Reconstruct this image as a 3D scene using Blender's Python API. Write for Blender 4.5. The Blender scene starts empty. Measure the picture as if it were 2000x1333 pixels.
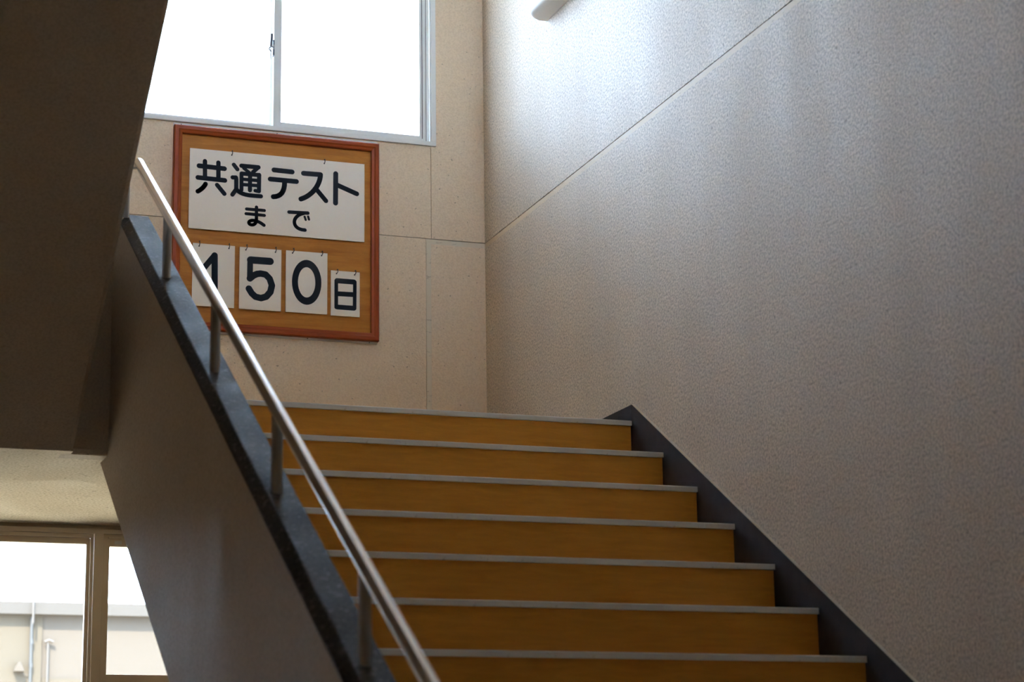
import bpy, bmesh, math, random
from mathutils import Vector, Matrix

random.seed(7)
SC = bpy.context.scene
COL = SC.collection

# ------------------------------------------------------------------ camera
# world: x to the right along the landing wall (0 = right wall), y away from the
# viewer (0 = nosing of the top step), z up (0 = landing floor), metres
PITCH, YAW, ROLL = 0.2270, 0.3476, -0.0144
fw = Vector((math.sin(YAW) * math.cos(PITCH), math.cos(YAW) * math.cos(PITCH), math.sin(PITCH)))
rt = Vector((math.cos(YAW), -math.sin(YAW), 0.0))
up = rt.cross(fw)
rr = math.cos(ROLL) * rt + math.sin(ROLL) * up
uu = -math.sin(ROLL) * rt + math.cos(ROLL) * up
cam_data = bpy.data.cameras.new('camera')
cam_data.sensor_fit = 'HORIZONTAL'
cam_data.sensor_width = 36.0
cam_data.lens = 75.427
cam_data.clip_start = 0.05
cam_data.dof.use_dof = True
cam_data.dof.focus_distance = 8.6
cam_data.dof.aperture_fstop = 4.5
cam = bpy.data.objects.new('camera', cam_data)
COL.objects.link(cam)
cam.matrix_world = Matrix(((rr.x, uu.x, -fw.x, -2.9556), (rr.y, uu.y, -fw.y, -6.8903), (rr.z, uu.z, -fw.z, -1.4313), (0, 0, 0, 1)))
SC.camera = cam

# ------------------------------------------------------------------ sky, sun, exposure
SKY_STRENGTH = 44.0
world = bpy.data.worlds.new('sky')
SC.world = world
world.use_nodes = True
bg = world.node_tree.nodes['Background']
bg.inputs['Color'].default_value = (0.51, 0.70, 1.0, 1)
bg.inputs['Strength'].default_value = SKY_STRENGTH

sun_data = bpy.data.lights.new('sun', 'SUN')
sun_data.energy = 55.0
sun_data.color = (1.0, 0.93, 0.82)
sun_data.angle = 0.02
sun = bpy.data.objects.new('sun', sun_data)
COL.objects.link(sun)
sun.location = (-6, -20, 20)
sun.rotation_euler = Vector((0.30, 0.75, -0.85)).to_track_quat('-Z', 'Y').to_euler()

SC.view_settings.view_transform = 'Standard'
SC.view_settings.look = 'None'
SC.view_settings.exposure = 0.64
SC.view_settings.gamma = 1.0
SC.view_settings.use_curve_mapping = False
SC.cycles.use_denoising = True
SC.cycles.max_bounces = 14
SC.cycles.diffuse_bounces = 8
SC.cycles.glossy_bounces = 6
SC.cycles.transparent_max_bounces = 16
SC.cycles.caustics_reflective = False
SC.cycles.sample_clamp_indirect = 8.0

# ------------------------------------------------------------------ measures
L = 1.5948            # landing depth: inner face of the back wall
RISE, RUN, NSTEP = 0.16, 0.26747, 17
S = RISE / RUN
ZF = -RISE * NSTEP    # lower floor
SKIRT = 0.011
XPAR = -1.765         # stair side of the parapet
XOUT = -1.857         # well side of the parapet
XUP = -1.975          # well side of the upper flight
XL = -3.74            # left wall
YB = -8.0             # wall behind the viewer
ZC = 4.8              # ceiling
SOF = -0.209          # underside of the landing
PA, PB = 0.6079, 0.6418     # parapet top   z = PA*y + PB
UA, UB = -0.6322, -0.2353   # upper flight underside
RA, RB = 0.6109, 0.8378     # hand rail axis

# ------------------------------------------------------------------ helpers
MATS = {}

def mat(name, color, rough=0.5, metal=0.0, spec=0.5):
    m = bpy.data.materials.new(name)
    m.use_nodes = True
    b = m.node_tree.nodes['Principled BSDF']
    b.inputs['Base Color'].default_value = (*color, 1)
    b.inputs['Roughness'].default_value = rough
    b.inputs['Metallic'].default_value = metal
    b.inputs['Specular IOR Level'].default_value = spec
    MATS[name] = m
    return m


class NT:
    """tiny node-tree helper"""
    def __init__(self, m):
        self.t = m.node_tree
        self.b = m.node_tree.nodes['Principled BSDF']
        self.tc = self.t.nodes.new('ShaderNodeTexCoord')

    def new(self, kind, **kw):
        n = self.t.nodes.new(kind)
        for k, v in kw.items():
            setattr(n, k, v)
        return n

    def link(self, a, b):
        self.t.links.new(a, b)

    def coords(self, scale=(1, 1, 1), kind='Object'):
        mp = self.new('ShaderNodeMapping')
        mp.inputs['Scale'].default_value = scale
        self.link(self.tc.outputs[kind], mp.inputs['Vector'])
        return mp.outputs['Vector']

    def noise(self, vec, scale, detail=2.0, rough=0.5, distortion=0.0):
        n = self.new('ShaderNodeTexNoise')
        n.inputs['Scale'].default_value = scale
        n.inputs['Detail'].default_value = detail
        n.inputs['Roughness'].default_value = rough
        n.inputs['Distortion'].default_value = distortion
        self.link(vec, n.inputs['Vector'])
        return n.outputs['Fac']

    def ramp(self, fac, stops):
        r = self.new('ShaderNodeValToRGB')
        e = r.color_ramp.elements
        while len(e) < len(stops):
            e.new(0.5)
        for el, (p, c) in zip(e, stops):
            el.position = p
            el.color = (*c, 1) if len(c) == 3 else c
        self.link(fac, r.inputs['Fac'])
        return r.outputs['Color']

    def maprange(self, fac, a, b, c, d):
        r = self.new('ShaderNodeMapRange')
        for k, v in zip(('From Min', 'From Max', 'To Min', 'To Max'), (a, b, c, d)):
            r.inputs[k].default_value = v
        self.link(fac, r.inputs['Value'])
        return r.outputs['Result']

    def mix(self, fac, a, b, mode='MIX'):
        x = self.new('ShaderNodeMix', data_type='RGBA', blend_type=mode)
        for sock, v in ((x.inputs[0], fac), (x.inputs[6], a), (x.inputs[7], b)):
            if hasattr(v, 'is_output'):
                self.link(v, sock)
            elif isinstance(v, tuple):
                sock.default_value = (*v, 1)
            else:
                sock.default_value = v
        return x.outputs[2]

    def bump(self, h, strength, dist):
        n = self.new('ShaderNodeBump')
        n.inputs['Strength'].default_value = strength
        n.inputs['Distance'].default_value = dist
        self.link(h, n.inputs['Height'])
        self.link(n.outputs['Normal'], self.b.inputs['Normal'])


def sprayed_plaster(name, light, dark, speck, rough_lo, rough_hi, bump, spec=0.5, grain=130.0, blotch=0.16):
    """sprayed, painted plaster: fine stipple, a few dark pin holes, uneven gloss"""
    m = mat(name, light, spec=spec)
    n = NT(m)
    v = n.coords()
    g = n.noise(v, grain, 2.0, 0.6)
    c = n.mix(n.maprange(g, 0.36, 0.62, 0.0, 1.0), dark, light)
    pin = n.noise(v, grain * 0.55, 1.0, 0.4)
    c = n.mix(n.maprange(pin, 0.70, 0.76, 0.0, 0.75), c, speck)
    st = n.noise(n.coords((1.6, 1.6, 0.45)), 2.2, 3.0, 0.55)
    c = n.mix(n.maprange(st, 0.3, 0.75, 0.0, blotch), c, dark)
    n.link(c, n.b.inputs['Base Color'])
    big = n.maprange(st, 0.32, 0.68, rough_lo, rough_hi)
    add = n.new('ShaderNodeMath', operation='ADD')
    n.link(big, add.inputs[0])
    n.link(n.maprange(g, 0.38, 0.56, 0.22, 0.0), add.inputs[1])
    n.link(add.outputs[0], n.b.inputs['Roughness'])
    n.bump(g, bump, 0.002)
    return m


sprayed_plaster('wall_paint', (0.80, 0.625, 0.435), (0.72, 0.55, 0.375), (0.30, 0.22, 0.15), 0.48, 0.56, 0.4, spec=0.6)
sprayed_plaster('wall_paint_coarse', (0.77, 0.655, 0.53), (0.41, 0.345, 0.275), (0.20, 0.14, 0.10), 0.48, 0.62, 0.8, spec=0.75, grain=115.0, blotch=0.30)
sprayed_plaster('soffit_paint', (0.66, 0.55, 0.41), (0.46, 0.37, 0.26), (0.20, 0.15, 0.10), 0.6, 0.8, 0.5, spec=0.3, grain=110.0)
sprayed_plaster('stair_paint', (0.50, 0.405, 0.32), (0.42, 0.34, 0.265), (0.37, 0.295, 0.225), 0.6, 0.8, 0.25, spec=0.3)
b_ = MATS['wall_paint_coarse'].node_tree.nodes['Principled BSDF']
b_.inputs['Coat Weight'].default_value = 0.85      # old gloss paint on this wall
b_.inputs['Coat Roughness'].default_value = 0.64
m = mat('sealant_strip', (0.70, 0.59, 0.44), 0.5)
n = NT(m)
n.link(n.mix(n.maprange(n.noise(n.coords((1, 1, 3)), 28, 3, 0.6), 0.62, 0.70, 0, 0.7), (0.70, 0.59, 0.44), (0.40, 0.31, 0.22)), n.b.inputs['Base Color'])
mat('joint_line', (0.20, 0.15, 0.11), 0.8)

m = mat('cap_terrazzo', (0.2, 0.2, 0.2), 0.35, spec=0.05)
n = NT(m)
v = n.coords()
c = n.ramp(n.noise(v, 160, 2, 0.6), [(0.35, (0.034, 0.029, 0.025)), (0.62, (0.082, 0.071, 0.062))])
c = n.mix(n.maprange(n.noise(v, 75, 2, 0.5), 0.60, 0.66, 0, 1), c, (0.15, 0.135, 0.12))
n.link(c, n.b.inputs['Base Color'])
n.link(n.maprange(n.noise(v, 9, 3, 0.6), 0.3, 0.7, 0.50, 0.70), n.b.inputs['Roughness'])
n.bump(n.noise(v, 120, 2, 0.5), 0.25, 0.0015)

m = mat('riser_vinyl', (0.42, 0.22, 0.04), 0.55, spec=0.3)
n = NT(m)
v = n.coords((1.0, 1.0, 9.0))
c = n.ramp(n.noise(v, 7, 6, 0.65, 0.6), [(0.3, (0.50, 0.200, 0.018)), (0.7, (0.63, 0.265, 0.028))])
n.link(c, n.b.inputs['Base Color'])

mat('tread_vinyl', (0.45, 0.38, 0.28), 0.5)
m = mat('nosing_rubber', (0.55, 0.56, 0.57), 0.5)
n = NT(m)
c = n.mix(n.maprange(n.noise(n.coords(), 35, 3, 0.6), 0.62, 0.72, 0, 0.5), (0.84, 0.87, 0.91), (0.40, 0.39, 0.38))
n.link(c, n.b.inputs['Base Color'])

m = mat('skirting_dark', (0.05, 0.04, 0.042), 0.6, spec=0.2)
n = NT(m)
n.link(n.ramp(n.noise(n.coords(), 26, 4, 0.6), [(0.3, (0.018, 0.012, 0.012)), (0.75, (0.036, 0.025, 0.025))]), n.b.inputs['Base Color'])
mat('skirting_edge', (0.62, 0.56, 0.46), 0.5)

m = mat('steel', (0.74, 0.73, 0.72), 0.24, 1.0)
mat('steel_post', (0.34, 0.335, 0.33), 0.34, 1.0)

mat('aluminium_frame', (0.82, 0.81, 0.77), 0.4, 0.0)
mat('bronze_frame', (0.82, 0.70, 0.55), 0.4, 0.0)
mat('frame_gap', (0.10, 0.09, 0.08), 0.7)
mat('lock_grey', (0.10, 0.105, 0.12), 0.45)
mat('lock_pale', (0.42, 0.42, 0.42), 0.4)

m = bpy.data.materials.new('glass')
m.use_nodes = True
t = m.node_tree
t.nodes.remove(t.nodes['Principled BSDF'])
tr = t.nodes.new('ShaderNodeBsdfTransparent')
tr.inputs['Color'].default_value = (0.95, 0.97, 0.96, 1)
gl = t.nodes.new('ShaderNodeBsdfGlossy')
gl.inputs['Roughness'].default_value = 0.02
fr = t.nodes.new('ShaderNodeFresnel')
fr.inputs['IOR'].default_value = 1.3
mx = t.nodes.new('ShaderNodeMixShader')
t.links.new(fr.outputs[0], mx.inputs[0])
t.links.new(tr.outputs[0], mx.inputs[1])
t.links.new(gl.outputs[0], mx.inputs[2])
t.links.new(mx.outputs[0], t.nodes['Material Output'].inputs['Surface'])
MATS['glass'] = m

# lower window glass: the same build with a dark tint added to dim outside
dimming = m.copy()
dimming.name = 'dimming_glass'
for nd in dimming.node_tree.nodes:
    if nd.type == 'BSDF_TRANSPARENT':
        nd.inputs['Color'].default_value = (0.60, 0.60, 0.575, 1)
MATS['dimming_glass'] = dimming

# patterned privacy glass of the upper window: passes daylight on in all directions
m = bpy.data.materials.new('frosted_glass')
m.use_nodes = True
t = m.node_tree
t.nodes.remove(t.nodes['Principled BSDF'])
tr = t.nodes.new('ShaderNodeBsdfTranslucent')
tr.inputs['Color'].default_value = (0.90, 0.93, 0.93, 1)
gl = t.nodes.new('ShaderNodeBsdfGlossy')
gl.inputs['Roughness'].default_value = 0.15
fr = t.nodes.new('ShaderNodeFresnel')
fr.inputs['IOR'].default_value = 1.3
mx = t.nodes.new('ShaderNodeMixShader')
clear = t.nodes.new('ShaderNodeBsdfTransparent')
clear.inputs['Color'].default_value = (0.94, 0.96, 0.96, 1)
part = t.nodes.new('ShaderNodeMixShader')
part.inputs[0].default_value = 0.30
t.links.new(tr.outputs[0], part.inputs[1])
t.links.new(clear.outputs[0], part.inputs[2])
t.links.new(fr.outputs[0], mx.inputs[0])
t.links.new(part.outputs[0], mx.inputs[1])
t.links.new(gl.outputs[0], mx.inputs[2])
t.links.new(mx.outputs[0], t.nodes['Material Output'].inputs['Surface'])
MATS['frosted_glass'] = m


def wood(name, lo, hi, scale, rough):
    m = mat(name, hi, rough, spec=0.15)
    n = NT(m)
    v = n.coords(scale)
    g = n.noise(v, 5.0, 7, 0.62, 0.5)
    f = n.noise(v, 38.0, 3, 0.6)
    c = n.ramp(g, [(0.30, lo), (0.72, hi)])
    c = n.mix(n.maprange(f, 0.40, 0.70, 0.0, 0.35), c, lo)
    n.link(c, n.b.inputs['Base Color'])
    return m


wood('board_wood', (0.35, 0.120, 0.012), (0.53, 0.205, 0.026), (1.0, 1.0, 9.0), 0.45)
wood('frame_wood_across', (0.22, 0.036, 0.006), (0.34, 0.066, 0.010), (1.0, 4.0, 12.0), 0.36)
wood('frame_wood_upright', (0.22, 0.036, 0.006), (0.34, 0.066, 0.010), (12.0, 4.0, 1.0), 0.36)
mat('card_white', (0.95, 0.86, 0.74), 0.55, spec=0.25)
mat('ink_black', (0.006, 0.008, 0.014), 0.6, spec=0.15)
mat('hook_metal', (0.02, 0.014, 0.014), 0.5, 0.0, 0.3)
mat('white_batten', (0.74, 0.72, 0.70), 0.5)
mat('screw_dark', (0.10, 0.09, 0.08), 0.4, 0.5)
mat('lamp_white', (0.93, 0.92, 0.90), 0.32)
mat('room_paint', (0.76, 0.64, 0.48), 0.7)
mat('ceiling_white', (0.84, 0.80, 0.72), 0.8)
mat('upper_floor', (0.55, 0.42, 0.27), 0.6)
mat('lower_floor', (0.45, 0.36, 0.26), 0.5)
mat('facade_cream_dimmed', (0.0412, 0.032, 0.021), 0.9)  # exposure drop put into these outdoor colours: far darker than a pale building
mat('facade_pale_dimmed', (0.0441, 0.0347, 0.0263), 0.9)
mat('parapet_grey_dimmed', (0.0334, 0.0282, 0.024), 0.9)
mat('pipe_blue_dimmed', (0.0246, 0.0237, 0.0229), 0.6)
mat('pipe_white_dimmed', (0.0423, 0.0341, 0.0273), 0.6)
m = mat('ground_concrete', (0.55, 0.50, 0.42), 0.9)
n = NT(m)
n.link(n.ramp(n.noise(n.coords(), 1.5, 6, 0.6), [(0.3, (0.42, 0.315, 0.195)), (0.7, (0.52, 0.40, 0.25))]), n.b.inputs['Base Color'])

# ------------------------------------------------------------------ mesh helpers
def box(bm, x0, x1, y0, y1, z0, z1, bevel=0.0):
    vs = [bm.verts.new(p) for p in ((x0, y0, z0), (x1, y0, z0), (x1, y1, z0), (x0, y1, z0), (x0, y0, z1), (x1, y0, z1), (x1, y1, z1), (x0, y1, z1))]
    fs = [bm.faces.new([vs[i] for i in q]) for q in ((0, 3, 2, 1), (4, 5, 6, 7), (0, 1, 5, 4), (1, 2, 6, 5), (2, 3, 7, 6), (3, 0, 4, 7))]
    if bevel > 0:
        es = list({e for f in fs for e in f.edges})
        bmesh.ops.bevel(bm, geom=es, offset=bevel, segments=2, profile=0.5, affect='EDGES')


def prism(bm, pts, axis, a, b, bevel=0.0, seg=1):
    """extrude a polygon; axis 0: pts are (y,z); axis 1: pts are (x,z); axis 2: pts are (x,y)"""
    def P(p, t):
        q = list(p)
        q.insert(axis, t)
        return q
    lo = [bm.verts.new(P(p, a)) for p in pts]
    hi = [bm.verts.new(P(p, b)) for p in pts]
    k = len(pts)
    fs = [bm.faces.new(lo[::-1]), bm.faces.new(hi)]
    fs += [bm.faces.new((lo[i], lo[(i + 1) % k], hi[(i + 1) % k], hi[i])) for i in range(k)]
    bmesh.ops.recalc_face_normals(bm, faces=fs)
    if bevel > 0:
        es = list({e for f in fs for e in f.edges})
        bmesh.ops.bevel(bm, geom=es, offset=bevel, segments=seg, profile=0.5, affect='EDGES')


def tube(bm, pts, r, seg=20, cap=True):
    pts = [Vector(p) for p in pts]
    rings = []
    k = len(pts)
    ref = None
    for i, p in enumerate(pts):
        if i == 0:
            d = pts[1] - p
        elif i == k - 1:
            d = p - pts[i - 1]
        else:
            d = (pts[i + 1] - p).normalized() + (p - pts[i - 1]).normalized()
        d.normalize()
        if ref is None:
            ref = Vector((0, 0, 1)) if abs(d.z) < 0.9 else Vector((1, 0, 0))
        a = d.cross(ref).normalized()
        b = a.cross(d).normalized()
        ref = b
        rings.append([bm.verts.new(p + r * (math.cos(t) * a + math.sin(t) * b)) for t in (2 * math.pi * j / seg for j in range(seg))])
    for i in range(k - 1):
        for j in range(seg):
            bm.faces.new((rings[i][j], rings[i][(j + 1) % seg], rings[i + 1][(j + 1) % seg], rings[i + 1][j]))
    if cap:
        bm.faces.new(rings[0][::-1])
        bm.faces.new(rings[-1])
    bmesh.ops.recalc_face_normals(bm, faces=bm.faces[:])


def obj(name, bm, material, parent=None, smooth=False):
    me = bpy.data.meshes.new(name)
    bm.to_mesh(me)
    bm.free()
    me.materials.append(MATS[material])
    o = bpy.data.objects.new(name, me)
    COL.objects.link(o)
    if smooth:
        for p in me.polygons:
            p.use_smooth = True
        try:
            me.set_sharp_from_angle(angle=math.radians(40))
        except Exception:
            pass
    if parent is not None:
        o.parent = parent
        o.matrix_parent_inverse = parent.matrix_world.inverted() if parent.type != 'EMPTY' else Matrix.Translation(-parent.location)
    return o


def boxes(name, lst, material, parent=None, bevel=0.0):
    bm = bmesh.new()
    for q in lst:
        box(bm, *q, bevel=bevel)
    return obj(name, bm, material, parent)


def empty(name, loc):
    e = bpy.data.objects.new(name, None)
    e.empty_display_size = 0.1
    COL.objects.link(e)
    e.location = loc
    return e


def tag(o, label, cat, group=None):
    o['label'] = label
    o['category'] = cat
    if group:
        o['group'] = group
    return o


def struct(o, label, cat='wall'):
    o['kind'] = 'structure'
    o['label'] = label
    o['category'] = cat
    return o


def cut_wall(x0, x1, z0, z1, holes):
    """split a wall rectangle into rectangles that leave the holes free"""
    xs = sorted({x0, x1, *[h[0] for h in holes], *[h[1] for h in holes]})
    zs = sorted({z0, z1, *[h[2] for h in holes], *[h[3] for h in holes]})
    out = []
    for i in range(len(xs) - 1):
        run_z = None
        for j in range(len(zs) - 1):
            cx, cz = (xs[i] + xs[i + 1]) / 2, (zs[j] + zs[j + 1]) / 2
            inside = any(h[0] < cx < h[1] and h[2] < cz < h[3] for h in holes) or not (x0 < cx < x1 and z0 < cz < z1)
            if inside:
                if run_z is not None:
                    out.append((xs[i], xs[i + 1], run_z, zs[j]))
                    run_z = None
            elif run_z is None:
                run_z = zs[j]
        if run_z is not None:
            out.append((xs[i], xs[i + 1], run_z, zs[-1]))
    return out

# ================================================================== THE ROOM
WT = 0.18
W1 = (-1.6346, -0.2226, 1.4984, 3.30)
W3 = (-2.60, -0.95, -1.30, -0.199)
J0, J1, J2 = 1.0575, 1.0795, 1.0826       # filled strip, then the open joint line

# right wall: two cast panels with a joint line and a filled strip between them
wr = empty('wall_right', (0, 0, ZF))
struct(wr, 'tall right stairwell wall in speckled beige sprayed plaster with one long joint line', 'wall')
boxes('panel', [(0, WT, YB, L + WT, J2, ZC)], 'wall_paint_coarse', wr)
boxes('panel', [(0, WT, YB, L + WT, ZF, J0)], 'wall_paint_coarse', wr)
boxes('joint_filler', [(0.0006, WT, YB, L + WT, J0, J1)], 'sealant_strip', wr)
boxes('joint_backing', [(0.006, WT, YB, L + WT, J1, J2)], 'joint_line', wr)

# back wall with the window openings
wb = empty('wall_back', (-1.9, L, 0))
struct(wb, 'beige sprayed landing wall below and beside the upper window', 'wall')
VJ0, VJ1 = -0.2690, -0.2455
holes = [W1, W3, (XL, 0, J1, J2), (-0.2452, -0.2432, J2, W1[2]), (VJ0, VJ1, 0.0, J1), (-0.2455, 0, J0, J1)]
boxes('panel', [(a, b, L, L + WT, c, d) for a, b, c, d in cut_wall(XL, 0.0, ZF, ZC, holes)], 'wall_paint', wb)
boxes('joint_backing', [(XL, 0, L + 0.006, L + WT, J1, J2), (-0.2452, -0.2432, L + 0.006, L + WT, J2, W1[2])], 'joint_line', wb)
boxes('joint_filler', [(VJ0 + 0.0012, VJ1, L + 0.0006, L + WT, 0.0, J1), (-0.2455, 0, L + 0.0006, L + WT, J0, J1)], 'sealant_strip', wb)
boxes('joint_backing', [(VJ0, VJ0 + 0.0012, L + 0.005, L + WT, 0.0, J1)], 'joint_line', wb)

struct(boxes('wall_left', [(XL - WT, XL, YB, L + WT, ZF, ZC)], 'wall_paint'), 'beige wall on the left side of the stairwell', 'wall')
W_FILL = (-2.15, -0.12, 3.50, 4.55)  # opening added out of view to let in front fill light
struct(boxes('wall_front', [(a, b_, YB - WT, YB, c, d) for a, b_, c, d in cut_wall(XL - WT, WT, ZF, ZC, [W_FILL])], 'room_paint'), 'beige wall of the hall behind the viewer with an opening added upstairs for fill light', 'wall')
struct(boxes('ceiling', [(XL - WT, WT, YB - WT, L + WT, ZC, ZC + 0.2)], 'ceiling_white'), 'plain pale ceiling high above the stairwell', 'ceiling')
struct(boxes('floor', [(XL - WT, WT, YB - WT, L + WT, ZF - 0.12, ZF)], 'lower_floor'), 'brown floor of the lower hall at the foot of the stairs', 'floor')
struct(boxes('floor_upper', [(XL, 0.0, YB, -4.60, 2.68, 2.90)], 'upper_floor'), 'slab of the next floor above the lower hall', 'floor')

# landing slab: its underside shows at the lower left
bm = bmesh.new()
box(bm, XUP, 0.0, 0.012, L, SOF, -0.004)
box(bm, XL, XUP, (SOF - UB) / UA - 0.001, L, SOF, -0.006)
ld = obj('landing', bm, 'soffit_paint')
struct(ld, 'landing slab with a rough beige sprayed underside above the lower window', 'landing')
boxes('floor_covering', [(XUP - 0.095, 0.0, 0.012, L, -0.004, 0.0), (XL, XUP - 0.095, 0.05, L, -0.004, 0.0)], 'tread_vinyl', ld)

# wall closing the gap between the two flights at the landing
bm = bmesh.new()
prism(bm, [(0.0, 0.545), (0.0, -0.193), (0.016, -0.2095), (0.095, -0.2095), (0.095, 0.545)], 0, XUP - 0.03, XOUT + 0.01)
struct(obj('wall_well', bm, 'stair_paint'), 'narrow shaded wall filling the gap between the two stair flights', 'wall')

# ================================================================== STAIRS
# upper flight: sloping underside fills the upper left of the view
uf = empty('upper_stair_flight', (-2.85, -0.04, SOF))
tag(uf, 'dark sloping underside of the upper stair flight rising overhead at left', 'stairs')
y0 = (SOF - UB) / UA
zt = UA * -4.62 + UB
bv = 0.0135
bm = bmesh.new()
prof_l = [(y0, SOF + 0.0005), (-4.62, zt), (-4.62, zt + 0.30), (0.05, UB + 0.30 - UA * -0.05), (0.05, SOF + 0.004)]
# slab with a bevelled lower edge on the well side
main = [bm.verts.new((XL + 0.002, y, z)) for y, z in prof_l]
inn = [bm.verts.new((XUP - bv, y, z)) for y, z in prof_l]
up_v = [bm.verts.new((XUP, y, z + bv)) for y, z in prof_l[:2]] + [bm.verts.new((XUP, y, z)) for y, z in prof_l[2:4]] + [bm.verts.new((XUP, 0.05, SOF + bv))]
k = len(prof_l)
bm.faces.new(main)
bm.faces.new(up_v[::-1])
for i in range(k):
    j = (i + 1) % k
    bm.faces.new((main[i], main[j], inn[j], inn[i]))
    bm.faces.new((inn[i], inn[j], up_v[j], up_v[i]))
bmesh.ops.recalc_face_normals(bm, faces=bm.faces[:])
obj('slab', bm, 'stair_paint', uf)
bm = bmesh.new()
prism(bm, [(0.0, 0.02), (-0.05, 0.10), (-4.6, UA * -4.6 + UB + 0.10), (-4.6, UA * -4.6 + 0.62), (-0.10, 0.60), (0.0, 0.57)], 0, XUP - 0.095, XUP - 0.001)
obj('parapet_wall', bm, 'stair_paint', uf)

# lower flight: one part per step, each with its riser and its nosing strip
st = empty('stair_flight', (-0.9, 0, ZF))
tag(st, 'straight flight of steps with ochre risers and grey nosing strips', 'stairs')
XR = -SKIRT - 0.0005
bm = bmesh.new()
box(bm, XPAR + 0.0005, XR, 0.0125, RUN, -0.030, -0.0005)
step_me = None
def shared(name, me, material, parent, loc):
    if not me.materials:
        me.materials.append(MATS[material])
    o = bpy.data.objects.new(name, me)
    COL.objects.link(o)
    o.parent = parent
    o.location = loc
    return o
tread_me = bpy.data.meshes.new('step')
bm.to_mesh(tread_me); bm.free()
bm = bmesh.new()
box(bm, XPAR + 0.0005, XR, 0.0115, 0.026, -RISE + 0.0005, -0.0172)
riser_me = bpy.data.meshes.new('riser')
bm.to_mesh(riser_me); bm.free()
bm = bmesh.new()
prism(bm, [(0.0, -0.0172), (0.0, -0.0022), (0.0022, 0.0003), (0.045, 0.0003), (0.045, -0.0004), (0.0120, -0.0004), (0.0120, -0.0172)], 0, XPAR + 0.0005, XR)
nosing_me = bpy.data.meshes.new('nosing')
bm.to_mesh(nosing_me); bm.free()
for i in range(NSTEP):
    s_ = shared('step', tread_me, 'tread_vinyl', st, (0.9, -i * RUN, -ZF - i * RISE))
    shared('riser', riser_me, 'riser_vinyl', s_, (0, 0, 0))
    shared('nosing', nosing_me, 'nosing_rubber', s_, (0, 0, 0))
bm = bmesh.new()
ylow = (ZF + 0.30) / S
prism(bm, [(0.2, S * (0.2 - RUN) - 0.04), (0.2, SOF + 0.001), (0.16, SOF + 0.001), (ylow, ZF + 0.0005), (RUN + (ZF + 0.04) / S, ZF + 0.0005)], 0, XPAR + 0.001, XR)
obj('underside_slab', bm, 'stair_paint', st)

# parapet wall beside the steps, with a dark terrazzo cap
pw = empty('stair_parapet', (-1.81, -0.1, ZF))
tag(pw, 'low sloping beige stair parapet with a dark grey stone cap', 'parapet')
YE, YT = -4.95, -0.1135
CT = 0.034
BA, BB = 0.6267, -0.306
bm = bmesh.new()
prism(bm, [(YE, ZF), ((ZF - BB) / BA, ZF), ((SOF - BB) / BA, SOF + 0.0006), (0.25, SOF + 0.0006), (0.25, -0.02), (0.095, -0.02), (0.095, PA * YT + PB - CT), (YT, PA * YT + PB - CT), (YE, PA * YE + PB - CT)], 0, XOUT, XPAR)
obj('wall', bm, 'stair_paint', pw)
bm = bmesh.new()
XCH = -1.835
sec = [(XPAR + 0.0005, 0.0), (XCH, 0.0), (XOUT - 0.0005, -0.026), (XOUT - 0.0005, -CT), (XPAR + 0.0005, -CT)]
rings = []
for y in (YE, YT, 0.0955):
    zb = PA * min(y, YT) + PB
    rings.append([bm.verts.new((x, y, zb + dz)) for x, dz in sec])
for a, b in zip(rings, rings[1:]):
    for i in range(5):
        j = (i + 1) % 5
        bm.faces.new((a[i], a[j], b[j], b[i]))
bm.faces.new(rings[0][::-1])
bm.faces.new(rings[-1])
bmesh.ops.recalc_face_normals(bm, faces=bm.faces[:])
bmesh.ops.bevel(bm, geom=[e for e in bm.edges], offset=0.002, segments=1, affect='EDGES')
obj('cap', bm, 'cap_terrazzo', pw)

# stainless hand rail on posts
XRAIL = -1.81
hr = empty('handrail', (XRAIL, -0.13, 0.55))
tag(hr, 'brushed stainless steel handrail on short posts along the parapet', 'handrail')
RR = 0.0162
dirv = Vector((0.0, 1.0, RA)).normalized()
tip = Vector((XRAIL, -0.166, RA * -0.166 + RB))
bm = bmesh.new()
tube(bm, [(XRAIL, -4.75, RA * -4.75 + RB), (XRAIL, -2.0, RA * -2.0 + RB), tip], RR, 24)
q_ = dirv.to_track_quat('Z', 'Y').to_matrix().to_4x4()
bmesh.ops.create_uvsphere(bm, u_segments=24, v_segments=12, radius=RR, matrix=Matrix.Translation(tip) @ q_)
obj('rail', bm, 'steel', hr, True)
# short return piece that carries the rail round to the upper flight
zc_ = tip.z - 0.006
bm = bmesh.new()
tube(bm, [(XRAIL, -0.168, tip.z - 0.010), (XRAIL - 0.014, -0.150, zc_), (XRAIL - 0.035, -0.143, zc_), (-1.985, -0.143, zc_)], 0.0128, 20)
obj('return_rail', bm, 'steel', hr, True)
bm = bmesh.new()
tube(bm, [(-1.985, -0.143, zc_), (-2.005, -0.148, zc_ + 0.002), (-2.022, -0.17, zc_ + 0.012), (-2.024, -0.5, zc_ + 0.24), (-2.024, -4.5, zc_ + 0.26 + 4.0 * 0.655)], RR, 20)
obj('rail', bm, 'steel', hr, True)
def seat_on_cap(bm):
    """cut the foot of a post to the slope of the cap it stands on"""
    lo = min(v.co.z for v in bm.verts)
    for v in bm.verts:
        if v.co.z < lo + 0.02:
            v.co.z = PA * min(v.co.y, YT) + PB + 0.0003


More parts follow.
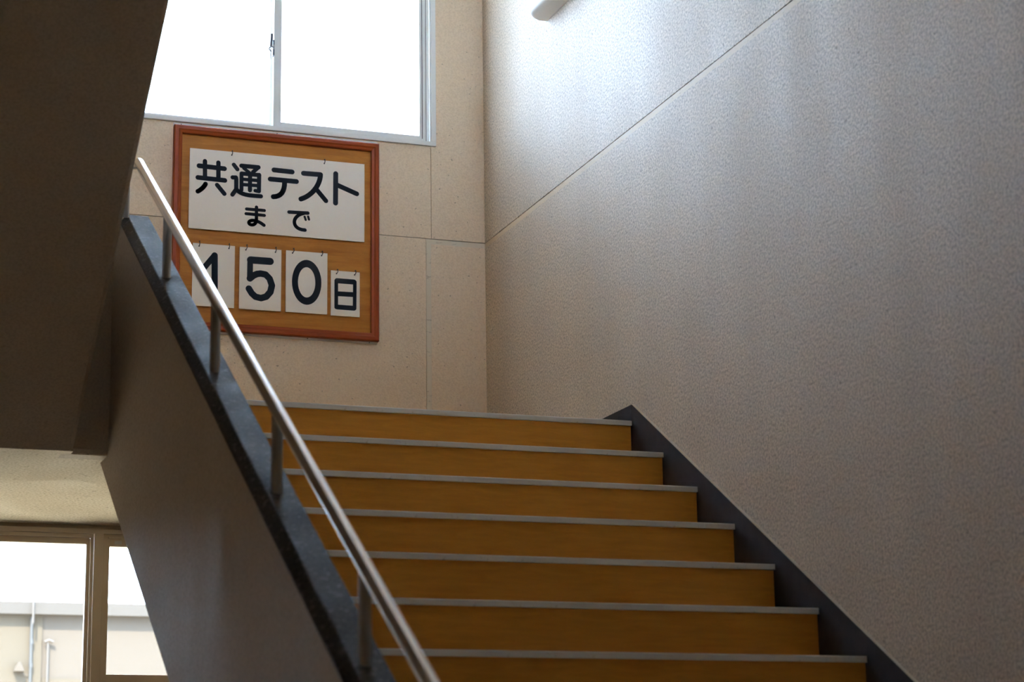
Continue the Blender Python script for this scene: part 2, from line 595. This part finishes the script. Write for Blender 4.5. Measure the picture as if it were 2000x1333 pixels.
for y in (-0.7005, -1.4232, -2.1320, -2.8696, -3.60, -4.32):
    bm = bmesh.new()
    tube(bm, [(XRAIL, y, PA * y + PB - 0.012), (XRAIL, y, RA * y + RB - 0.004)], 0.0132, 20)
    seat_on_cap(bm)
    obj('post', bm, 'steel_post', hr, True)
bm = bmesh.new()
tube(bm, [(-1.846, -0.138, PA * -0.138 + PB - 0.012), (-1.846, -0.138, zc_)], 0.0132, 20)
seat_on_cap(bm)
obj('post', bm, 'steel_post', hr, True)

# ================================================================== SKIRTING
bs = empty('baseboard_right', (0, 0, 0))
struct(bs, 'dark brown skirting stepping down the right wall beside the stairs', 'skirting')
H = 0.0600
ye = -NSTEP * RUN - 0.02
bm = bmesh.new()
prism(bm, [(0.0, 0.0), (0.0, H - 0.0015), (-0.0105, H - 0.0015 + S * -0.0105), (ye, S * ye + H - 0.0015), (ye, max(ZF, S * ye - 0.3)), (-4.2, S * -4.2 - 0.19), (0.0, -0.19)], 0, -SKIRT, -0.0002)
obj('sloping_board', bm, 'skirting_dark', bs)
bm = bmesh.new()
prism(bm, [(0.0006, -0.15), (0.0006, H - 0.0015), (L - 0.0005, H - 0.0015), (L - 0.0005, -0.0)], 0, -SKIRT, -0.0002)
obj('level_board', bm, 'skirting_dark', bs)
bm = bmesh.new()
prism(bm, [(-0.004, H - 0.0012 + S * -0.004), (ye, S * ye + H - 0.0012), (ye, S * ye + H + 0.0008), (-0.004, H + 0.0008 + S * -0.004)], 0, -SKIRT + 0.0004, -0.0002)
obj('top_bead', bm, 'skirting_edge', bs)
struct(boxes('baseboard_back', [(XL, -SKIRT - 0.0005, L - SKIRT, L - 0.0003, 0.0003, H)], 'skirting_dark'), 'dark skirting along the foot of the landing wall', 'skirting')

# ================================================================== UPPER WINDOWS
def sliding_window(name, label, x0, x1, z0, z1, lock):
    w = empty(name, ((x0 + x1) / 2, L, z0))
    struct(w, label, 'window')
    yi, yo = L - 0.012, L + 0.10
    fb = 0.0195
    fj = 0.0212
    boxes('frame_sill', [(x0, x1, yi, yo, z0, z0 + fb)], 'aluminium_frame', w, 0.0015)
    boxes('frame_head', [(x0, x1, yi, yo, z1 - 0.03, z1)], 'aluminium_frame', w, 0.0015)
    for a, sgn in ((x0, 1), (x1, -1)):
        bm = bmesh.new()
        lo, hi = sorted((a, a + sgn * fj))
        box(bm, lo, hi, yi, yo, z0 + fb, z1 - 0.03, 0.0012)
        obj('frame_jamb', bm, 'aluminium_frame', w)
        lo, hi = sorted((a + sgn * fj, a + sgn * (fj + 0.0065)))
        boxes('track_fin', [(lo, hi, L - 0.008, L - 0.002, z0 + fb, z1 - 0.03)], 'aluminium_frame', w)
        lo, hi = sorted((a + sgn * fj, a + sgn * (fj + 0.020)))
        boxes('track_fin', [(lo, hi, L + 0.027, L + 0.031, z0 + fb, z1 - 0.03)], 'aluminium_frame', w)
    xm = (x0 + x1) / 2
    zl, zh = z0 + fb, z1 - 0.03

    def sash(a, b, ya, yb, rail, sl, sr):
        bm = bmesh.new()
        box(bm, a, a + sl, ya, yb, zl, zh, 0.001)
        box(bm, b - sr, b, ya, yb, zl, zh, 0.001)
        box(bm, a + sl, b - sr, ya, yb, zl, zl + rail, 0.001)
        box(bm, a + sl, b - sr, ya, yb, zh - 0.03, zh, 0.001)
        s_ = obj('sash', bm, 'aluminium_frame', w)
        ym = (ya + yb) / 2
        boxes('pane', [(a + sl, b - sr, ym - 0.002, ym + 0.002, zl + rail, zh - 0.03)], 'frosted_glass', s_)
        return s_
    # near sash on the right, far sash on the left
    sn = sash(xm - 0.0168, x1 - fj - 0.022, L + 0.000, L + 0.026, 0.0245, 0.0335, 0.0290)
    boxes('stile_groove', [(x1 - fj - 0.0405, x1 - fj - 0.0375, L - 0.0015, L + 0.0005, zl + 0.012, zh)], 'frame_gap', sn)
    boxes('stile_groove', [(x1 - fj - 0.0225, x1 - fj - 0.0195, L + 0.0005, L + 0.02, zl, zh)], 'frame_gap', sn)
    sash(x0 + fj + 0.003, xm + 0.004, L + 0.032, L + 0.058, 0.0205, 0.029, 0.030)
    if lock:
        zq = 1.869
        bm = bmesh.new()
        box(bm, xm - 0.0250, xm - 0.0170, L - 0.014, L + 0.014, zq - 0.035, zq + 0.036, 0.003)
        lk = obj('lock', bm, 'lock_grey', sn)
        boxes('lock_keeper', [(xm - 0.0262, xm - 0.0168, L - 0.0155, L - 0.004, zq - 0.008, zq + 0.013)], 'lock_pale', sn, 0.001)
        bm = bmesh.new()
        prism(bm, [(xm - 0.0400, zq + 0.052), (xm - 0.0305, zq + 0.053), (xm - 0.0330, zq - 0.002), (xm - 0.0360, zq - 0.010), (xm - 0.0440, zq - 0.006)], 1, L - 0.040, L - 0.020, 0.001)
        obj('lock_lever', bm, 'lock_grey', sn)
        bm = bmesh.new()
        tube(bm, [(xm - 0.041, L - 0.030, zq - 0.006), (xm - 0.047, L - 0.030, zq - 0.015), (xm - 0.0415, L - 0.030, zq - 0.019), (xm - 0.036, L - 0.030, zq - 0.026)], 0.0026, 8)
        obj('lock_hook', bm, 'lock_grey', sn)
        bm = bmesh.new()
        tube(bm, [(xm - 0.036, L - 0.030, zq + 0.0), (xm - 0.022, L - 0.010, zq + 0.002)], 0.004, 8)
        obj('lock_pivot', bm, 'lock_grey', sn)
    return w


sliding_window('window_1', 'pale aluminium sliding window with crescent lock above the notice board', *W1, True)

# ================================================================== LOWER WINDOW
w3 = empty('window_2', (-1.63, L, -0.8))
struct(w3, 'brownish metal framed glazing under the landing at lower left', 'window')
yi, yo = L + 0.005, L + 0.10
X0, X1, ZB = W3[0], W3[1], W3[2]
boxes('frame_head', [(X0, X1, yi - 0.010, yo, -0.2430, -0.2235)], 'bronze_frame', w3, 0.001)
boxes('head_gap', [(X0, X1, yi + 0.020, yo, -0.2235, -0.1992)], 'bronze_frame', w3)
boxes('mullion', [(-1.6470, -1.6110, yi - 0.012, yo, ZB, -0.2430)], 'bronze_frame', w3, 0.001)
boxes('frame_jamb', [(X0, X0 + 0.04, yi, yo, ZB, -0.243)], 'bronze_frame', w3)
boxes('frame_jamb', [(X1 - 0.04, X1, yi, yo, ZB, -0.243)], 'bronze_frame', w3)
boxes('frame_sill', [(X0 + 0.04, -1.648, yi, yo, ZB, ZB + 0.05)], 'bronze_frame', w3)
# fixed light left of the mullion: inner bead, recessed head rail, stile
boxes('glazing_bead', [(X0 + 0.04, -1.6485, yi, yi + 0.020, -0.2588, -0.2440)], 'bronze_frame', w3, 0.0008)
boxes('glazing_bead', [(-1.6600, -1.6485, yi, yi + 0.030, ZB + 0.05, -0.2588)], 'bronze_frame', w3, 0.0008)
boxes('top_rail', [(X0 + 0.04, -1.6600, yi + 0.022, yi + 0.050, -0.2810, -0.2440)], 'bronze_frame', w3, 0.0008)
boxes('stile', [(-1.6730, -1.6600, yi + 0.022, yi + 0.050, ZB + 0.05, -0.2810)], 'bronze_frame', w3, 0.0008)
boxes('stile', [(-2.22, -2.18, yi + 0.005, yi + 0.050, ZB + 0.05, -0.2588)], 'bronze_frame', w3, 0.0008)
boxes('pane', [(X0 + 0.04, -2.22, yi + 0.034, yi + 0.038, ZB + 0.05, -0.2810)], 'dimming_glass', w3)
boxes('pane', [(-2.18, -1.6730, yi + 0.034, yi + 0.038, ZB + 0.05, -0.2810)], 'dimming_glass', w3)
# leaf right of the mullion
boxes('frame_head', [(-1.6105, X1 - 0.04, yi + 0.004, yo, -0.2595, -0.2430)], 'bronze_frame', w3)
lf = boxes('leaf', [(-1.6095, -1.5850, yi, yi + 0.04, ZB + 0.01, -0.2600), (-1.03, -0.992, yi, yi + 0.04, ZB + 0.01, -0.2600), (-1.5850, -1.03, yi, yi + 0.04, -0.2910, -0.2600), (-1.5850, -1.03, yi, yi + 0.04, -0.865, -0.7935), (-1.5850, -1.03, yi, yi + 0.04, ZB + 0.01, ZB + 0.12)], 'bronze_frame', w3, 0.001)
boxes('pane', [(-1.5850, -1.03, yi + 0.018, yi + 0.022, -0.7935, -0.2910)], 'dimming_glass', lf)
boxes('pane', [(-1.5850, -1.03, yi + 0.018, yi + 0.022, ZB + 0.12, -0.865)], 'dimming_glass', lf)
boxes('drip_strip', [(-1.5930, -1.5405, yi - 0.012, yi, -0.2610, -0.2535)], 'bronze_frame', lf, 0.001)
boxes('hinge_plate', [(-1.5660, -1.5380, yi - 0.003, yi, -0.2820, -0.2680)], 'aluminium_frame', lf)

# ================================================================== WALL LIGHT
wl = empty('wall_light', (0, 0.2, 1.8056))
tag(wl, 'long white rounded light cover fixed high on the right wall', 'wall light')
prof = [(-0.0005, 1.8056), (-0.050, 1.8052)]
for t in range(1, 8):
    a = t / 8 * math.pi / 2
    prof.append((-0.050 - 0.0425 * math.sin(a), 1.8052 + 0.036 * (1 - math.cos(a))))
prof += [(-0.0925, 1.8412), (-0.0925, 1.905)]
for t in range(1, 8):
    a = t / 8 * math.pi / 2
    prof.append((-0.0925 + 0.0425 * (1 - math.cos(a)), 1.905 + 0.036 * math.sin(a)))
prof += [(-0.050, 1.941), (-0.0005, 1.941)]
bm = bmesh.new()
cx_, cz_ = -0.0005, 1.8733
stations = [(-0.47, 0.72), (-0.468, 0.84), (-0.460, 0.94), (-0.445, 1.0), (0.735, 1.0), (0.755, 0.98), (0.772, 0.92), (0.784, 0.82), (0.7905, 0.66)]
rings = []
for y, k_ in stations:
    rings.append([bm.verts.new((x if i in (0, len(prof) - 1) else cx_ + (x - cx_) * k_, y, z)) for i, (x, z) in enumerate(prof)])
for a, b in zip(rings, rings[1:]):
    for i in range(len(prof)):
        j = (i + 1) % len(prof)
        bm.faces.new((a[i], a[j], b[j], b[i]))
bm.faces.new(rings[0][::-1])
bm.faces.new(rings[-1])
bmesh.ops.recalc_face_normals(bm, faces=bm.faces[:])
obj('cover', bm, 'lamp_white', wl, True)
boxes('back_plate', [(-0.004, -0.0002, -0.44, 0.76, 1.8035, 1.943)], 'lamp_white', wl)

# ================================================================== NOTICE BOARD
nb = empty('notice_board', (-0.928, L, 0.606))
tag(nb, 'square brown wooden notice board with a reddish frame below the window', 'notice board')
BX0, BX1, BZ0, BZ1 = -1.3705, -0.4855, 0.6065, 1.4785
FW = 0.0345
YFR, YPN = L - 0.032, L - 0.012
boxes('backing_panel', [(BX0 + 0.02, BX1 - 0.02, YPN, L - 0.002, BZ0 + 0.02, BZ1 - 0.02)], 'board_wood', nb)
sec = [(0.0, L - 0.001), (0.0, YFR + 0.004), (0.004, YFR), (0.017, YFR), (0.0225, YFR + 0.0035), (FW - 0.003, YFR + 0.0055), (FW, YFR + 0.0085), (FW, L - 0.003)]
corn = [(BX0, BZ0), (BX1, BZ0), (BX1, BZ1), (BX0, BZ1)]
dirs = [(1, 1), (-1, 1), (-1, -1), (1, -1)]
for a in range(4):
    b = (a + 1) % 4
    bm = bmesh.new()
    A = [bm.verts.new((corn[a][0] + dirs[a][0] * o, y, corn[a][1] + dirs[a][1] * o)) for o, y in sec]
    B = [bm.verts.new((corn[b][0] + dirs[b][0] * o, y, corn[b][1] + dirs[b][1] * o)) for o, y in sec]
    for i in range(len(sec)):
        j = (i + 1) % len(sec)
        bm.faces.new((A[i], A[j], B[j], B[i]))
    bm.faces.new(A[::-1])
    bm.faces.new(B)
    bmesh.ops.recalc_face_normals(bm, faces=bm.faces[:])
    obj('frame_rail', bm, 'frame_wood_across' if a % 2 == 0 else 'frame_wood_upright', nb)
for z0, z1, scr in ((0.5985, 0.6120, (-0.7910, -0.5230, -1.06)), (1.4740, 1.4920, (-1.3395, -0.93))):
    bt = boxes('mounting_batten', [(BX0 - 0.0005, -0.4880, L - 0.008, L - 0.0003, z0, z1)], 'white_batten', nb)
    for x in scr:
        bm = bmesh.new()
        zz = z0 + 0.0045 if z0 < 1 else z1 - 0.006
        tube(bm, [(x, L - 0.0082, zz), (x, L - 0.0100, zz)], 0.0024, 10)
        obj('screw', bm, 'screw_dark', bt)


w_fill = empty('fill_window', (-1.135, YB, W_FILL[2]))  # added unseen window, brightens the back wall, cards and risers
struct(w_fill, 'unseen hall window added upstairs behind the viewer for fill light', 'window')
boxes('frame', [(W_FILL[0], W_FILL[1], YB - 0.10, YB - 0.02, W_FILL[2], W_FILL[2] + 0.04), (W_FILL[0], W_FILL[1], YB - 0.10, YB - 0.02, W_FILL[3] - 0.04, W_FILL[3])] + [(x - 0.02, x + 0.02, YB - 0.10, YB - 0.02, W_FILL[2] + 0.04, W_FILL[3] - 0.04) for x in (W_FILL[0] + 0.02, -1.135, W_FILL[1] - 0.02)], 'aluminium_frame', w_fill)
boxes('pane', [(W_FILL[0], W_FILL[1], YB - 0.062, YB - 0.058, W_FILL[2] + 0.04, W_FILL[3] - 0.04)], 'glass', w_fill)

GLYPH = {
    'character_kyo': [
        ([(-1.2393, 1.3303), (-1.2379, 1.2561)], 0.0187),
        ([(-1.1825, 1.3293), (-1.1812, 1.2564)], 0.0187),
        ([(-1.2635, 1.3079), (-1.1567, 1.3052)], 0.021),
        ([(-1.2676, 1.2567), (-1.1542, 1.2542)], 0.0204),
        ([(-1.2349, 1.2314), (-1.2376, 1.2263), (-1.2406, 1.2214), (-1.244, 1.2167), (-1.2478, 1.2122), (-1.252, 1.208), (-1.2566, 1.2039), (-1.2615, 1.2001), (-1.2668, 1.1965)], 0.0197),
        ([(-1.1863, 1.2315), (-1.1552, 1.1959)], 0.0187),
    ],
    'character_tsu': [
        ([(-1.1169, 1.3264), (-1.1016, 1.3077)], 0.0177),
        ([(-1.0842, 1.3248), (-1.0119, 1.3249)], 0.0191),
        ([(-1.0126, 1.3238), (-1.0346, 1.3019)], 0.0171),
        ([(-1.0742, 1.315), (-1.0493, 1.2971)], 0.0148),
        ([(-1.083, 1.2909), (-1.0082, 1.2908)], 0.0181),
        ([(-1.0837, 1.2909), (-1.0829, 1.2191)], 0.0171),
        ([(-1.0085, 1.2918), (-1.0086, 1.2204)], 0.0181),
        ([(-1.0086, 1.2191), (-1.024, 1.2211)], 0.0158),
        ([(-1.047, 1.2923), (-1.047, 1.221)], 0.0181),
        ([(-1.0833, 1.2664), (-1.0085, 1.2665)], 0.0151),
        ([(-1.083, 1.2429), (-1.0082, 1.2443)], 0.0151),
        ([(-1.1213, 1.2703), (-1.1072, 1.2712), (-1.1055, 1.2633), (-1.1051, 1.2164)], 0.0184),
        ([(-1.1064, 1.218), (-1.1211, 1.1953)], 0.0184),
        ([(-1.1045, 1.2198), (-1.0973, 1.2123), (-1.0883, 1.2068), (-1.0779, 1.2029), (-1.0661, 1.2004), (-1.0529, 1.1989), (-1.0379, 1.1984), (-1.0206, 1.1983), (-1.0001, 1.1987)], 0.0187),
    ],
    'character_ma': [
        ([(-1.0599, 1.1382), (-0.9842, 1.1381)], 0.0135),
        ([(-1.0619, 1.1176), (-0.984, 1.1167)], 0.0135),
        ([(-1.0179, 1.1495), (-1.0175, 1.0988), (-1.0175, 1.0988), (-1.0182, 1.088), (-1.0209, 1.0806), (-1.0249, 1.0756), (-1.0296, 1.0726), (-1.0344, 1.0712), (-1.039, 1.0711), (-1.043, 1.072), (-1.0462, 1.0738), (-1.0484, 1.0761), (-1.0494, 1.0788), (-1.0493, 1.0817), (-1.0478, 1.0845), (-1.0451, 1.0871), (-1.0412, 1.0891), (-1.0361, 1.0905), (-1.0299, 1.0911), (-1.0228, 1.0906), (-1.0147, 1.089), (-1.0058, 1.0859), (-0.996, 1.081), (-0.9851, 1.0738)], 0.0145),
    ],
    'character_te': [
        ([(-0.9447, 1.3195), (-0.8667, 1.318)], 0.0214),
        ([(-0.9604, 1.2778), (-0.8477, 1.2774)], 0.0214),
        ([(-0.8985, 1.2751), (-0.8989, 1.258), (-0.901, 1.2434), (-0.9047, 1.2313), (-0.91, 1.2213), (-0.9169, 1.2135), (-0.9252, 1.2077), (-0.9351, 1.2038), (-0.9464, 1.2016)], 0.0217),
    ],
    'character_su': [
        ([(-0.817, 1.3165), (-0.7437, 1.3176)], 0.0217),
        ([(-0.743, 1.3173), (-0.7443, 1.3053), (-0.7469, 1.2931), (-0.7508, 1.2809), (-0.7561, 1.2689), (-0.7626, 1.2571), (-0.7704, 1.2459), (-0.7794, 1.2352), (-0.7897, 1.2254), (-0.8011, 1.2164), (-0.8137, 1.2086), (-0.8274, 1.2021)], 0.0217),
        ([(-0.7617, 1.252), (-0.7189, 1.2039)], 0.0204),
    ],
    'character_to': [
        ([(-0.6764, 1.3279), (-0.6768, 1.1978)], 0.0217),
        ([(-0.6695, 1.278), (-0.5838, 1.2469)], 0.0214),
    ],
    'character_de': [
        ([(-0.8783, 1.1407), (-0.797, 1.143)], 0.0151),
        ([(-0.8143, 1.1408), (-0.8265, 1.1362), (-0.8366, 1.1304), (-0.8444, 1.1237), (-0.8501, 1.1163), (-0.8536, 1.1085), (-0.8551, 1.1007), (-0.8544, 1.0931), (-0.8518, 1.0859), (-0.8471, 1.0796), (-0.8405, 1.0743), (-0.8319, 1.0703), (-0.8214, 1.068), (-0.809, 1.0676)], 0.0154),
        ([(-0.8108, 1.1256), (-0.8061, 1.1126)], 0.0099),
        ([(-0.7955, 1.1276), (-0.7918, 1.1151)], 0.0099),
    ],
    'digit_one': [
        ([(-1.1913, 0.9269), (-1.1884, 0.761)], 0.0263),
        ([(-1.192, 0.9263), (-1.2346, 0.8705)], 0.0242),
    ],
    'digit_five': [
        ([(-0.9568, 0.9195), (-1.0398, 0.9191)], 0.031),
        ([(-1.0414, 0.9197), (-1.0418, 0.8395)], 0.0244),
        ([(-1.0418, 0.8395), (-1.0274, 0.8529), (-1.0119, 0.861), (-0.9964, 0.864), (-0.9755, 0.8614), (-0.9583, 0.845), (-0.9483, 0.8167), (-0.9542, 0.7885), (-0.9717, 0.7667), (-0.9937, 0.7588), (-1.0172, 0.7629), (-1.0329, 0.7762), (-1.0454, 0.7955)], 0.0279),
    ],
    'character_day': [
        ([(-0.6685, 0.8578), (-0.5949, 0.8574)], 0.0221),
        ([(-0.6719, 0.8581), (-0.6717, 0.7422)], 0.0158),
        ([(-0.5911, 0.8582), (-0.5919, 0.7428)], 0.0158),
        ([(-0.6669, 0.8014), (-0.5963, 0.8025)], 0.021),
        ([(-0.668, 0.7438), (-0.5951, 0.7434)], 0.021),
    ],
}
ZERO_O = [(-0.7363, 0.8423), (-0.737, 0.8271), (-0.7392, 0.8122), (-0.743, 0.798), (-0.7481, 0.7849), (-0.7545, 0.7732), (-0.762, 0.7631), (-0.7704, 0.755), (-0.7796, 0.749), (-0.7892, 0.7452), (-0.7991, 0.7438), (-0.809, 0.7448), (-0.8187, 0.7482), (-0.8279, 0.7538), (-0.8364, 0.7615), (-0.844, 0.7712), (-0.8506, 0.7826), (-0.8558, 0.7954), (-0.8598, 0.8094), (-0.8622, 0.8241), (-0.8631, 0.8392), (-0.8625, 0.8544), (-0.8603, 0.8693), (-0.8567, 0.8835), (-0.8516, 0.8966), (-0.8452, 0.9084), (-0.8378, 0.9185), (-0.8294, 0.9267), (-0.8202, 0.9328), (-0.8105, 0.9367), (-0.8006, 0.9382), (-0.7907, 0.9372), (-0.7809, 0.9339), (-0.7717, 0.9283), (-0.7631, 0.9205), (-0.7554, 0.9108), (-0.7488, 0.8993), (-0.7435, 0.8864), (-0.7396, 0.8724), (-0.7372, 0.8575)]
ZERO_I = [(-0.7626, 0.8417), (-0.7629, 0.8314), (-0.7642, 0.8214), (-0.7664, 0.8119), (-0.7694, 0.8031), (-0.7732, 0.7952), (-0.7776, 0.7885), (-0.7825, 0.783), (-0.7879, 0.779), (-0.7935, 0.7765), (-0.7994, 0.7756), (-0.8052, 0.7762), (-0.8109, 0.7785), (-0.8163, 0.7823), (-0.8213, 0.7875), (-0.8258, 0.794), (-0.8296, 0.8017), (-0.8328, 0.8104), (-0.8351, 0.8198), (-0.8365, 0.8297), (-0.8371, 0.8399), (-0.8367, 0.8501), (-0.8354, 0.8601), (-0.8333, 0.8696), (-0.8303, 0.8784), (-0.8266, 0.8863), (-0.8222, 0.8931), (-0.8172, 0.8986), (-0.8119, 0.9027), (-0.8062, 0.9052), (-0.8004, 0.9062), (-0.7945, 0.9055), (-0.7888, 0.9033), (-0.7834, 0.8995), (-0.7783, 0.8942), (-0.7738, 0.8877), (-0.77, 0.88), (-0.7668, 0.8713), (-0.7645, 0.8618), (-0.7631, 0.8519)]
HOOKS = [((-1.1239, 1.3872), (-1.1268, 1.3667)), ((-0.7246, 1.3872), (-0.7278, 1.3675)), ((-1.255, 0.9834), (-1.2576, 0.9605)), ((-1.13, 0.9817), (-1.1327, 0.9603)), ((-1.056, 0.9837), (-1.0614, 0.9599)), ((-0.9321, 0.9823), (-0.9355, 0.9599)), ((-0.856, 0.984), (-0.8624, 0.9621)), ((-0.7326, 0.9813), (-0.737, 0.9608)), ((-0.6658, 0.9072), (-0.6721, 0.8874)), ((-0.5877, 0.9086), (-0.5931, 0.8881))]

# ------------------------------------------------------------------ cards and lettering
YC = L - 0.0190       # back of the hanging cards
YF = L - 0.0225       # front of the hanging cards


def strokes(name, lst, parent):
    """round-ended brush strokes (polyline, width) cut from thin black film"""
    bm = bmesh.new()
    lift = 0.0
    for pts, w in lst:
        lift += 0.00003
        y = YF - 0.0003 - lift
        r = w / 2
        pp = [Vector((a, b)) for a, b in pts]
        for a, b in zip(pp, pp[1:]):
            d = (b - a)
            if d.length < 1e-6:
                continue
            d.normalize()
            nn = Vector((-d.y, d.x)) * r
            q = [a + nn, b + nn, b - nn, a - nn]
            bm.faces.new([bm.verts.new((v.x, y, v.y)) for v in q])
        for c in pp:
            lift += 0.000004
            bm.faces.new([bm.verts.new((c.x + r * math.cos(t), y - 0.000004, c.y + r * math.sin(t))) for t in (2 * math.pi * j / 20 for j in range(20))])
    for f in bm.faces:
        f.normal_update()
        if f.normal.y > 0:
            f.normal_flip()
    return obj(name, bm, 'ink_black', parent)


def card(name, label, cat, rect, group=None):
    x0, x1, z0, z1 = rect
    e = empty(name, ((x0 + x1) / 2, YC, z0))
    tag(e, label, cat, group)
    boxes('sheet', [(x0, x1, YF, YC, z0, z1)], 'card_white', e, 0.0004)
    return e


mb = card('exam_sign', 'large white sign board with black Japanese lettering across the notice board', 'sign', (-1.3029, -0.5493, 1.0359, 1.3823))
for g in ('character_kyo', 'character_tsu', 'character_te', 'character_su', 'character_to', 'character_ma', 'character_de'):
    strokes('character', GLYPH[g], mb)
GRP = 'countdown cards on the notice board'
c1 = card('countdown_card', 'white card with a large black numeral one, crossed by the handrail', 'card', (-1.2827, -1.1064, 0.7082, 0.9738), GRP)
strokes('digit', GLYPH['digit_one'], c1)
c5 = card('countdown_card', 'white card with a large black numeral five hanging beside the handrail', 'card', (-1.0862, -0.9088, 0.7076, 0.9728), GRP)
strokes('digit', GLYPH['digit_five'], c5)
c0 = card('countdown_card', 'white card with a large black oval zero, between the five and the small card', 'card', (-0.8892, -0.7103, 0.7084, 0.9735), GRP)
bm = bmesh.new()
yz = YF - 0.0004
vo = [bm.verts.new((x, yz, z)) for x, z in ZERO_O]
vi = [bm.verts.new((x, yz, z)) for x, z in ZERO_I]
for i in range(len(vo)):
    j = (i + 1) % len(vo)
    f = bm.faces.new((vo[i], vo[j], vi[j], vi[i]))
    f.normal_update()
    if f.normal.y > 0:
        f.normal_flip()
obj('digit', bm, 'ink_black', c0)
cd = card('countdown_card', 'small white card with the black character for day, rightmost on the notice board', 'card', (-0.6949, -0.5692, 0.7062, 0.9014), GRP)
strokes('character', GLYPH['character_day'], cd)

for (xa, za), (xb, zb) in HOOKS:
    bm = bmesh.new()
    r = 0.0017
    zm = za + (zb - za) * 0.55
    tube(bm, [(xa, L - 0.010, za + 0.001), (xa, YF - 0.003, za), (xa, YF - 0.0045, zm), (xa + (xb - xa) * 0.35, YF - 0.005, zm + (zb - zm) * 0.45), (xb, YF - 0.0045, zb)], r, 8)
    bmesh.ops.create_uvsphere(bm, u_segments=10, v_segments=6, radius=0.0030, matrix=Matrix.Translation((xb, YF - 0.0040, zb)))
    obj('hook', bm, 'hook_metal', nb, True)

# ================================================================== OUTSIDE
gd = boxes('ground_outside', [(-40, 40, L + WT, 70, ZF - 0.35, ZF - 0.15)], 'ground_concrete')
struct(gd, 'sunlit concrete yard outside the lower window', 'ground')
YF2 = 14.0
ob = empty('outside_building', (0, YF2, ZF - 0.15))
tag(ob, 'sunlit cream building with a pale roof edge seen through the lower window', 'building')
ZG = ZF - 0.15
boxes('wall', [(-14, -0.2000, YF2, YF2 + 9, ZG, 0.700)], 'facade_cream_dimmed', ob)
boxes('wall', [(-0.2000, 16, YF2 + 0.02, YF2 + 9, ZG, 0.700)], 'facade_pale_dimmed', ob)
boxes('roof_edge', [(-14.2, 16.2, YF2 - 0.10, YF2 + 9.2, 0.694, 0.8135)], 'parapet_grey_dimmed', ob)
boxes('wall_band', [(-0.19, 16, YF2 + 0.005, YF2 + 0.02, -0.35, 0.0985)], 'facade_cream_dimmed', ob)
bm = bmesh.new()
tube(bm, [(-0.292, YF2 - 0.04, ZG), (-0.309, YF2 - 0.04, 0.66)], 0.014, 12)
obj('drain_pipe', bm, 'pipe_blue_dimmed', ob, True)
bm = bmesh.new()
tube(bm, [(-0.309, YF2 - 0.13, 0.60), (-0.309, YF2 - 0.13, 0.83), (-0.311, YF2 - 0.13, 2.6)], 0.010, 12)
obj('roof_pole', bm, 'pipe_white_dimmed', ob, True)
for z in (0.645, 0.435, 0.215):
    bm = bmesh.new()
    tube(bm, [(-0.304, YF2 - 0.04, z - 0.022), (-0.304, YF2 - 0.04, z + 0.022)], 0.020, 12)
    obj('pipe_clamp', bm, 'pipe_blue_dimmed', ob, True)
bm = bmesh.new()
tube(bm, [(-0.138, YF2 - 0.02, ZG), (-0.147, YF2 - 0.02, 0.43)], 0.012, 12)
obj('vent_pipe', bm, 'pipe_white_dimmed', ob, True)
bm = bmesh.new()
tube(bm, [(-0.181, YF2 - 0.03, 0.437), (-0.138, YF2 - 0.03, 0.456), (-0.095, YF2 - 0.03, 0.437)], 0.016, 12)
obj('vent_cap', bm, 'pipe_white_dimmed', ob, True)
bm = bmesh.new()
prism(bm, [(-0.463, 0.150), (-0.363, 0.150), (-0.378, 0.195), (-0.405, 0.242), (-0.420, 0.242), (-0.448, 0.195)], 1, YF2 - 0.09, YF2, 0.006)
obj('outdoor_lamp', bm, 'facade_pale_dimmed', ob)
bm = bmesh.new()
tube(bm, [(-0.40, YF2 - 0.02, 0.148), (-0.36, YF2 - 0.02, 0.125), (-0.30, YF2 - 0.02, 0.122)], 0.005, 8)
obj('lamp_cable', bm, 'pipe_white_dimmed', ob, True)
